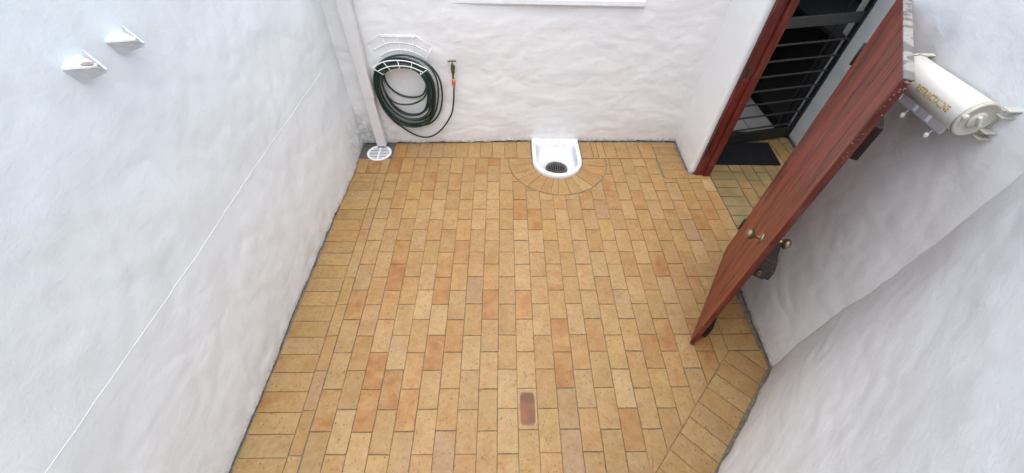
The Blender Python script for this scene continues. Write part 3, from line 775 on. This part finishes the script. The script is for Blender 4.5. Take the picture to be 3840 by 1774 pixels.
# ------------------------------------------------------------------ wire hose hanger
hh = empty('hose_hanger', (-0.88, 0.78, 0.72), 'white wire hose hanger fixed to the back wall', 'hose hanger')
YB, YF = 0.758, 0.650; wr = 0.0031
inner_x = [-1.022, -0.958, -0.883, -0.808, -0.738]; inner_z = [0.725, 0.756, 0.764, 0.757, 0.726]
tops = [(-1.126, 0.904), (-1.005, 0.982), (-0.884, 0.982), (-0.765, 0.980), (-0.634, 0.896)]
ftop = [(-1.098, 0.786), (-1.000, 0.833), (-0.890, 0.847), (-0.782, 0.832), (-0.670, 0.780)]
for i in range(5):
    a = Vector((tops[i][0], YB, tops[i][1])); b2 = Vector((inner_x[i], YB, inner_z[i] + 0.012)); c = Vector((inner_x[i], YF, inner_z[i])); d = Vector((ftop[i][0], YF - 0.012, ftop[i][1]))
    pts = [a, a.lerp(b2, 0.5), b2.lerp(a, 0.06), b2.lerp(c, 0.1), b2.lerp(c, 0.5), c.lerp(b2, 0.06), c.lerp(d, 0.1), d]
    MB().tube(pts, wr, 7).build('rib', M['wire'], hh)
MB().tube([(-1.126, YB, 0.904), (-1.025, YB, 0.982), (-0.746, YB, 0.980), (-0.634, YB, 0.896)], wr, 7).build('back_outline', M['wire'], hh)
MB().tube([(-1.020, YB - 0.006, 0.974), (-0.75, YB - 0.006, 0.972)], wr, 7).build('top_bar', M['wire'], hh)
MB().tube(spline([(-1.094, YB - 0.004, 0.868), (-0.985, YB - 0.004, 0.918), (-0.879, YB - 0.004, 0.931), (-0.775, YB - 0.004, 0.914), (-0.670, YB - 0.004, 0.862)], 6), wr, 7).build('arc_wire', M['wire'], hh)
MB().tube(spline([(-1.046, YB - 0.004, 0.827), (-0.965, YB - 0.004, 0.864), (-0.886, YB - 0.004, 0.875), (-0.79, YB - 0.004, 0.862), (-0.703, YB - 0.004, 0.821)], 6), wr, 7).build('arc_wire', M['wire'], hh)
MB().tube(spline([(x_, YF - 0.012, z_) for x_, z_ in ftop], 6), wr * 1.25, 7).build('front_arc', M['wire'], hh)
MB().tube(spline([(-1.062, YF - 0.008, 0.757), (-0.980, YF - 0.008, 0.792), (-0.887, YF - 0.008, 0.803), (-0.795, YF - 0.008, 0.793), (-0.705, YF - 0.008, 0.751)], 6), wr * 1.25, 7).build('front_arc', M['wire'], hh)

# ------------------------------------------------------------------ garden hose
def hose_loop(xl, xr, zt, zb, skew, y_, n=40):
    cx = (xl + xr) / 2; a = (xr - xl) / 2; zc = zb + (zt - zb) * 0.58; out = []
    for k in range(n):
        t = 2 * PI * k / n + PI / 2
        cs, sn = math.cos(t), math.sin(t)
        if sn >= 0: z = zc + (zt - zc) * sn ** 0.9; x_ = cx + a * cs
        else: z = zc + (zc - zb) * sn; x_ = cx + a * (abs(cs) ** 0.86) * (1 if cs > 0 else -1) + skew * (sn * sn)
        # runs over the hanger near the top, sags towards the wall below
        yy_ = y_ + (0.0 if sn > 0.3 else (0.3 - sn) * 0.012)
        out.append(Vector((x_, yy_, z)))
    return out
loops = [(-1.050, -0.716, 0.778, 0.478, 0.030, 0.735), (-1.060, -0.702, 0.780, 0.448, -0.030, 0.668), (-1.064, -0.712, 0.784, 0.342, 0.03, 0.690), (-1.072, -0.694, 0.782, 0.316, 0.005, 0.716),
         (-1.090, -0.692, 0.800, 0.296, 0.035, 0.678), (-1.094, -0.676, 0.798, 0.288, 0.012, 0.700), (-1.112, -0.672, 0.802, 0.258, 0.030, 0.728),
         (-1.116, -0.650, 0.818, 0.248, 0.010, 0.694), (-1.134, -0.655, 0.820, 0.228, 0.022, 0.714), (-1.138, -0.640, 0.836, 0.205, 0.004, 0.706), (-1.143, -0.594, 0.846, 0.200, 0.012, 0.730)]
path = []
for i, L_ in enumerate(loops):
    nxt = loops[min(i + 1, len(loops) - 1)]; a = hose_loop(*L_); b2 = hose_loop(*nxt); n = len(a)
    for k in range(n):
        w = k / n; w = max(0.0, (w - 0.55) / 0.45); w = w * w * (3 - 2 * w)
        path.append(a[k].lerp(b2[k], w))
ho = empty('garden_hose', (-0.9, 0.70, 0.1), 'dark green garden hose coiled over the white wire hanger', 'hose')
MB().tube(path[:-2], 0.0074, 8).build('coil', M['hose'], ho)
tail = spline([(-1.138, 0.722, 0.52), (-1.122, 0.735, 0.381), (-1.062, 0.742, 0.255), (-0.997, 0.744, 0.189), (-0.961, 0.745, 0.154), (-0.896, 0.745, 0.107), (-0.814, 0.745, 0.079), (-0.737, 0.745, 0.094), (-0.656, 0.745, 0.153), (-0.584, 0.744, 0.245), (-0.533, 0.742, 0.340), (-0.508, 0.738, 0.45), (-0.495, 0.732, 0.55), (-0.490, 0.730, 0.60)], 7)
MB().tube(tail, 0.0066, 8).build('tail', M['tail'], ho)
MB().lathe((-0.490, 0.730, 0.585), (0, 0, 1), [(0, 0.009), (0, 0.0125), (0.022, 0.0135), (0.022, 0.0)], 16).build('end_collar', M['tap_grey'], ho)
MB().lathe((-0.490, 0.730, 0.6075), (0, 0, 1), [(0, 0.0), (0, 0.0155), (0.006, 0.0165), (0.012, 0.0155), (0.018, 0.0165), (0.024, 0.0155), (0.034, 0.0150), (0.034, 0.0)], 16).build('connector', M['orange'], ho)
MB().lathe((-0.490, 0.730, 0.642), (0, 0, 1), [(0, 0.0), (0, 0.014), (0.014, 0.014), (0.017, 0.010), (0.017, 0.0)], 16).build('connector_ring', M['tap_grey'], ho)

# ------------------------------------------------------------------ tap
tp = empty('garden_tap', (-0.487, 0.780, 0.74), 'small tarnished brass tap on the back wall feeding the hose', 'tap')
MB().lathe((-0.484, 0.800, 0.737), (0, -1, -0.02), [(0, 0.011), (0.04, 0.011), (0.042, 0.014), (0.052, 0.014), (0.054, 0.010), (0.08, 0.010)], 14).build('inlet', M['brass'], tp)
MB().lathe((-0.487, 0.730, 0.700), (0, 0, 1), [(0, 0.0), (0.0, 0.010), (0.012, 0.0145), (0.045, 0.0150), (0.052, 0.013), (0.056, 0.0135), (0.072, 0.011), (0.082, 0.007), (0.082, 0.0)], 16).build('body', M['brass'], tp)
MB().tube([(-0.487, 0.730, 0.715), (-0.489, 0.727, 0.695), (-0.490, 0.728, 0.672), (-0.490, 0.730, 0.655)], [0.010, 0.0085, 0.008, 0.009], 12).build('spout', M['brass'], tp)
MB().tube([(-0.487, 0.730, 0.775), (-0.487, 0.730, 0.803)], 0.0045, 10).build('spindle', M['brass'], tp)
MB().tube([(-0.521, 0.731, 0.799), (-0.508, 0.731, 0.801), (-0.493, 0.730, 0.804), (-0.482, 0.730, 0.805), (-0.468, 0.729, 0.804), (-0.455, 0.729, 0.803)], [0.0052, 0.0062, 0.0052, 0.0070, 0.0055, 0.0064], 10).build('handle', M['brass'], tp)

# ------------------------------------------------------------------ door frame
df = empty('door_frame', (1.67, 0.0, 0.0), 'dark red wooden frame of the doorway in the right wall', 'door frame')
jm = MB().box((1.648, 0.343, 0.875), (0.066, 0.055, 1.75), ch=0.004).build('jamb', M['frame'], df)
MB().box((1.7095, 0.336, 0.875), (0.055, 0.075, 1.75), ch=0.004).build('door_stop', M['frame'], jm)
MB().box((1.640, 0.3145, 0.935), (0.024, 0.003, 0.075), ch=0.001).build('striker_plate', M['black_iron'], jm)
jm2 = MB().box((1.648, -0.572, 0.875), (0.066, 0.055, 1.75), ch=0.004).build('jamb', M['frame'], df)
MB().box((1.7095, -0.565, 0.875), (0.055, 0.075, 1.75), ch=0.004).build('door_stop', M['frame'], jm2)
MB().box((1.675, -0.115, 1.785), (0.12, 1.0, 0.065), ch=0.004).build('head', M['frame'], df)
lin = MB().box((1.665, -0.09, 2.01), (0.19, 0.94, 0.38), ch=0.01).build('lintel', M['plaster']); tag(lin, 'unseen white plastered lintel over the red door frame, added to block light', 'wall')  # out of view, added to keep light out and darken the passage

# ------------------------------------------------------------------ door leaf
HX, HY = 1.571, -0.530
dv = Vector((-0.561, -0.828, 0)).normalized(); dn = Vector((-0.828, 0.561, 0)).normalized()   # along the leaf, front normal
dr = empty('open_door', (HX, HY, 0.0), 'red stained wooden door standing open into the courtyard', 'door', rz=math.atan2(dv.y, dv.x))
RM = frame3(dv, -dn if False else Vector((-dv.y, dv.x, 0)), (0, 0, 1))
yv = Vector((-dv.y, dv.x, 0)); fs = 1 if yv.dot(dn) > 0 else -1     # local +Y or -Y is the front
def L(a, off, z): return Vector((HX, HY, 0)) + dv * a + dn * off + Vector((0, 0, z))
def dbox(a0, a1, o0, o1, z0, z1, ch=0.002):
    return MB().box(L((a0 + a1) / 2, (o0 + o1) / 2, (z0 + z1) / 2), (a1 - a0, abs(o1 - o0), z1 - z0), rot=frame3(dv, yv, (0, 0, 1)), ch=ch)
DW, DH, DT = 0.905, 1.715, 0.024
nb = 6; bwid = (DW - 0.012) / nb
for i in range(nb):
    o = dbox(i * bwid + 0.0006, (i + 1) * bwid - 0.0006, -DT, 0.0 - random.uniform(0, 0.0006), 0.015, DH, 0.0025).build('plank', M['door'], dr)
dbox(DW - 0.0115, DW, -DT - 0.001, -0.0008, 0.015, DH, 0.002).build('edge_strip', M['door_edge'], dr)
dbox(0.002, DW + 0.001, -DT - 0.004, 0.001, DH + 0.0005, DH + 0.006, 0.0015).build('top_cap', M['cap'], dr)
for z0, z1 in ((0.045, 0.165), (1.405, 1.535)):
    dbox(0.10, 0.835, -DT - 0.043, -DT - 0.0005, z0, z1, 0.004).build('cleat', M['cleat'], dr)
# dried paint splatter on the upper edge
mbs = MB(); rs = random.Random(5)
for i in range(38):
    t = rs.random() ** 2.2; z = DH - 0.004 - t * 0.30
    o_ = -0.003 - rs.random() * (DT - 0.004); r = 0.0012 + 0.0032 * rs.random() ** 1.5 * (1.25 - t)
    c = L(DW + 0.0005, o_, z); mbs.lathe(c - dv * 0.002, dv, [(0, r * 1.0), (0.0022 + r * 0.25, r * 0.8), (0.003 + r * 0.45, r * 0.35), (0.0032 + r * 0.5, 0.0)], 7)
sp = mbs.build('paint_splatter', M['splat'], dr); tag(sp, kind='stuff')
# lockset
KZ, KA = 0.832, 0.722
fr_ = MB().lathe(L(KA, 0.0, KZ), dn, [(0.0, 0.030), (0.004, 0.030), (0.007, 0.026), (0.009, 0.012), (0.011, 0.0)], 22).build('knob_rose', M['knob'], dr)
MB().lathe(L(KA, 0.006, KZ), dn, [(0, 0.009), (0.022, 0.0085), (0.026, 0.011), (0.032, 0.019), (0.042, 0.0255), (0.052, 0.0265), (0.060, 0.022), (0.065, 0.012), (0.0665, 0.0)], 24).build('door_knob', M['knob'], dr)
lk = dbox(0.745, 0.888, -DT - 0.052, -DT - 0.0005, 0.742, 0.872, 0.004).build('rim_lock', M['black_iron'], dr)
dbox(0.790, 0.884, -DT - 0.074, -DT - 0.0525, 0.750, 0.812, 0.003).build('latch_case', M['black_iron'], lk)
dbox(0.8885, 0.902, -DT - 0.030, -DT - 0.012, 0.770, 0.800, 0.002).build('bolt', M['brass'], lk)
dbox(0.66, 0.742, -DT - 0.012, -DT - 0.0005, 0.772, 0.905, 0.003).build('back_plate', M['black_iron'], dr)
MB().lathe(L(0.70, -DT - 0.010, KZ + 0.006), -dn, [(0, 0.016), (0.03, 0.015), (0.045, 0.0125), (0.050, 0.014), (0.060, 0.023), (0.070, 0.0275), (0.080, 0.026), (0.087, 0.016), (0.089, 0.0)], 22).build('door_knob', M['knob'], dr)
for z in (0.28, 1.45):
    MB().lathe(L(-0.004, 0.004, z - 0.05), (0, 0, 1), [(0, 0.0), (0, 0.007), (0.10, 0.007), (0.10, 0.0)], 12).build('hinge', M['black_iron'], dr)

# ------------------------------------------------------------------ security gate
GA = Vector((2.755, 0.92, 0)); gd = Vector((-0.705, -0.160, 0)).normalized(); gn = Vector((gd.y, -gd.x, 0))
if gn.y > 0: gn = -gn
gt = empty('security_gate', GA, 'dark steel security gate with horizontal bars behind the doorway', 'gate', rz=math.atan2(gd.y, gd.x))
def gbox(a0, a1, o0, o1, z0, z1, ch=0.0015, droop=0.0):
    c = GA + gd * ((a0 + a1) / 2) + gn * ((o0 + o1) / 2) + Vector((0, 0, (z0 + z1) / 2))
    return MB().box(c, (a1 - a0, abs(o1 - o0), z1 - z0), rot=frame3(gd, Vector((-gd.y, gd.x, 0)), (0, 0, 1)), ch=ch)
gbox(0.012, 0.052, -0.02, 0.02, -0.004, 2.0).build('post', M['gate'], gt)
gbox(0.900, 0.940, -0.02, 0.02, 0.012, 2.0).build('post', M['gate'], gt)
for i in range(7):
    z = 0.155 + i * 0.1305
    gbox(0.052, 0.900, -0.008, 0.008, z - 0.0055, z + 0.0055).build('bar', M['gate_plate'], gt)
for i in range(5):
    z = 1.28 + i * 0.1305
    gbox(0.052, 0.900, -0.008, 0.008, z - 0.0055, z + 0.0055).build('bar', M['gate_plate'], gt)
gbox(0.052, 0.900, -0.010, 0.010, 1.065, 1.142).build('lock_plate', M['gate_plate'], gt)
gbox(0.052, 0.900, -0.014, 0.014, 0.012, 0.052).build('bottom_rail', M['gate'], gt)
gbox(0.052, 0.900, -0.010, 0.010, 0.056, 0.120).build('kick_plate', M['gate'], gt)
gbox(-0.032, 0.010, 0.004, 0.016, 0.14, 0.34).build('hinge_plate', M['black_iron'], gt)
gbox(-0.032, 0.010, 0.004, 0.016, 1.08, 1.24).build('hinge_plate', M['black_iron'], gt)
gbox(0.205, 0.213, -0.034, -0.024, 0.03, 1.9).build('drop_bolt', M['gate'], gt)

# ------------------------------------------------------------------ door mat
dm = empty('door_mat', (2.2, 0.63, 0.0), 'black rubber door mat on the mossy bricks before the gate', 'mat')
mb = MB(); mb.prism([(1.850, 0.470, -0.003), (2.455, 0.462, -0.003), (2.485, 0.800, -0.003), (2.08, 0.795, -0.003), (1.880, 0.780, -0.003)], (0, 0, 0.009)); mb.build('mat_body', M['mat'], dm)
mbr = MB()
for i in range(22): mbr.box((1.885 + i * 0.0265, 0.628, 0.0072), (0.010, 0.29, 0.0022))
mbr.build('ribs', M['mat'], dm)

# ------------------------------------------------------------------ retractable clothes line
rt = empty('retractable_clothes_line', (1.50, -1.09, 1.565), 'cream cylinder of a retractable clothes line on the right wall', 'clothes line')
RX, RZ, RR, RY0, RY1 = 1.436, 1.570, 0.058, -0.925, -1.245
MB().lathe((RX, RY0, RZ), (0, -1, 0), [(0, 0.0), (0, RR - 0.004), (0.004, RR), (-(RY1 - RY0) - 0.003, RR), (-(RY1 - RY0), RR - 0.002)], 48).build('casing', M['retract'], rt)
cap = MB().lathe((RX, RY1 - 0.0005, RZ), (0, -1, 0), [(0, RR - 0.002), (0.0, RR + 0.0015), (0.010, RR + 0.0015), (0.013, RR - 0.002), (0.013, RR - 0.006), (0.010, RR - 0.008), (0.010, 0.0)], 48).build('end_cap', M['retract_cap'], rt)
MB().lathe((RX, RY1 - 0.0105, RZ), (0, -1, 0), [(0, 0.026), (0.006, 0.026), (0.008, 0.023), (0.008, 0.0)], 28).build('dial', M['retract_cap'], cap)
MB().box((RX, RY1 - 0.0235, RZ), (0.010, 0.012, 0.046), rot=Matrix.Rotation(math.radians(-38), 3, 'Y'), ch=0.004).build('grip', M['retract'], cap)
MB().lathe((RX - 0.050, RY1 - 0.006, RZ + 0.012), (0, -1, 0), [(0, 0.009), (0.014, 0.009), (0.016, 0.006), (0.016, 0.0)], 14).build('line_guide', M['retract_cap'], cap)
MB().lathe((RX, RY0 - 0.0, RZ), (0, 1, 0), [(0, RR + 0.001), (0.010, RR + 0.001), (0.012, RR - 0.004), (0.012, 0.0)], 40).build('end_cap', M['retract_cap'], rt)
def bracket(y0, y1, zc):
    mbb = MB(); x0, x1 = 1.470, 1.517
    mbb.box(((x0 + x1) / 2, (y0 + y1) / 2, zc + 0.011), (x1 - x0, y1 - y0, 0.003)).box(((x0 + x1) / 2, (y0 + y1) / 2, zc - 0.011), (x1 - x0, y1 - y0, 0.003))
    mbb.box((x1 - 0.002, (y0 + y1) / 2, zc), (0.004, y1 - y0, 0.02))
    return mbb
for y0, y1 in ((-1.288, -1.2585), (-0.912, -0.892)):
    for zc in (1.607, 1.528): bracket(y0, y1, zc).build('wall_bracket', M['retract_cap'], rt)
MB().box((1.5045, -1.09, 1.568), (0.008, 0.33, 0.07), ch=0.002).build('back_plate', M['retract_cap'], rt)
# bar that draws the lines out, with its hooks
bar = MB().box((1.402, -1.105, 1.512), (0.014, 0.245, 0.034), ch=0.004).build('line_bar', M['retract_bar'], rt)
for y_ in (-1.075, -1.200):
    MB().tube([(1.400, y_, 1.500), (1.398, y_ + 0.002, 1.486), (1.396, y_ + 0.004, 1.474)], 0.003, 8).build('hook_stem', M['retract_bar'], bar)
    MB().lathe((1.396, y_ + 0.004, 1.481), (0, 0, -1), [(0, 0.0), (0.002, 0.006), (0.010, 0.0085), (0.018, 0.006), (0.021, 0.0)], 12).build('hook_knob', M['retract'], bar)
for y_ in (-1.012, -1.095, -1.160):
    MB().box((1.3955, y_, 1.514), (0.004, 0.014, 0.022), ch=0.001).build('line_clip', M['pvc_bright'], bar)
# gold lettering wrapped round the casing
fc = bpy.data.curves.new('lettering', 'FONT'); fc.body = 'RETRACTALINE'; fc.size = 1.0; fc.extrude = 0.0; fc.align_x = 'CENTER'; fc.align_y = 'CENTER'; fc.resolution_u = 3; fc.offset = 0.022
fo = bpy.data.objects.new('lettering_source', fc); COL.objects.link(fo)
dg_ = bpy.context.evaluated_depsgraph_get(); me0 = bpy.data.meshes.new_from_object(fo.evaluated_get(dg_))
bpy.data.objects.remove(fo)
bm = bmesh.new(); bm.from_mesh(me0); bmesh.ops.triangulate(bm, faces=bm.faces[:])
xs = [v.co.x for v in bm.verts]; wx = max(xs) - min(xs); mx = (max(xs) + min(xs)) / 2; ysv = [v.co.y for v in bm.verts]; my = (max(ysv) + min(ysv)) / 2; hy = max(ysv) - min(ysv)
tl, th = 0.150, 0.021; ta0 = math.radians(5)
for v in bm.verts:
    along = (v.co.x - mx) / wx * tl; up = (v.co.y - my) / hy * th; a = ta0 + up / RR; r = RR + 0.0006
    v.co = Vector((RX - r * math.cos(a), -1.131 - along, RZ + r * math.sin(a)))
mbl = MB(); bm.verts.index_update(); mbl.add([v.co.copy() for v in bm.verts], [[v.index for v in f.verts] for f in bm.faces]); bm.free()
mbl.build('lettering', M['gold'], rt)

# ------------------------------------------------------------------ hook brackets on the left wall
def hook(y0, label, rusty):
    xw = left_x(y0 - 0.92) + 0.002
    h = empty('hook_bracket', (xw, y0 - 0.92, 1.60), label, 'hook', 'clothes line hooks on the left wall')
    def q(dx, y_, z): return Vector((xw + dx, y0 + y_, z))
    th_ = Vector((0.002, 0.003, 0.003))
    MB().prism([q(-0.006, -0.972, 1.657), q(-0.006, -0.950, 1.602), q(0.060, -0.925, 1.622), q(0.076, -0.922, 1.634), q(0.072, -0.938, 1.650)], (0.001, 0.004, 0.0)).build('front_plate', M['hookshade'], h)
    MB().prism([q(-0.006, -0.868, 1.668), q(-0.006, -0.880, 1.640), q(0.068, -0.928, 1.620), q(0.077, -0.922, 1.634)], (0.002, 0.003, 0.003)).build('rear_plate', M['hookpaint'], h)
    MB().tube([q(-0.004, -0.868, 1.669), q(0.078, -0.922, 1.635)], 0.0032, 8).build('top_bead', M['hookpaint'], h)
    mbh = MB(); mbh.prism([q(-0.004, -0.968, 1.656), q(0.070, -0.938, 1.651), q(0.050, -0.910, 1.644), q(-0.004, -0.885, 1.655)], (0, 0, 0.004)); mbh.build('top_flange', M['hookpaint'], h)
    bmx = bmesh.new(); bmesh.ops.create_icosphere(bmx, subdivisions=3, radius=1.0)
    vv = [q(-0.006 + v.co.x * 0.016 * (1 + 0.3 * noise.noise(v.co * 1.7)), -0.926 + v.co.y * 0.045, 1.657 + v.co.z * 0.014) for v in bmx.verts]
    MB().add(vv, [[v.index for v in f.verts] for f in bmx.faces], True).build('plaster_lump', M['plaster_left'], h); bmx.free()
    if rusty:
        bmx = bmesh.new(); bmesh.ops.create_icosphere(bmx, subdivisions=2, radius=1.0)
        vv = [q(0.038 + v.co.x * 0.020, -0.928 + v.co.y * 0.013, 1.657 + v.co.z * 0.003 * (1 + noise.noise(v.co * 3))) for v in bmx.verts]
        MB().add(vv, [[v.index for v in f.verts] for f in bmx.faces], True).build('rust_patch', M['rust'], h); bmx.free()
    return h
hook(0.0, 'white hook bracket on the left wall, the one farther from the camera without rust', False)
hook(-0.190, 'white hook bracket on the left wall with a rusty patch, lower left of the pair', True)
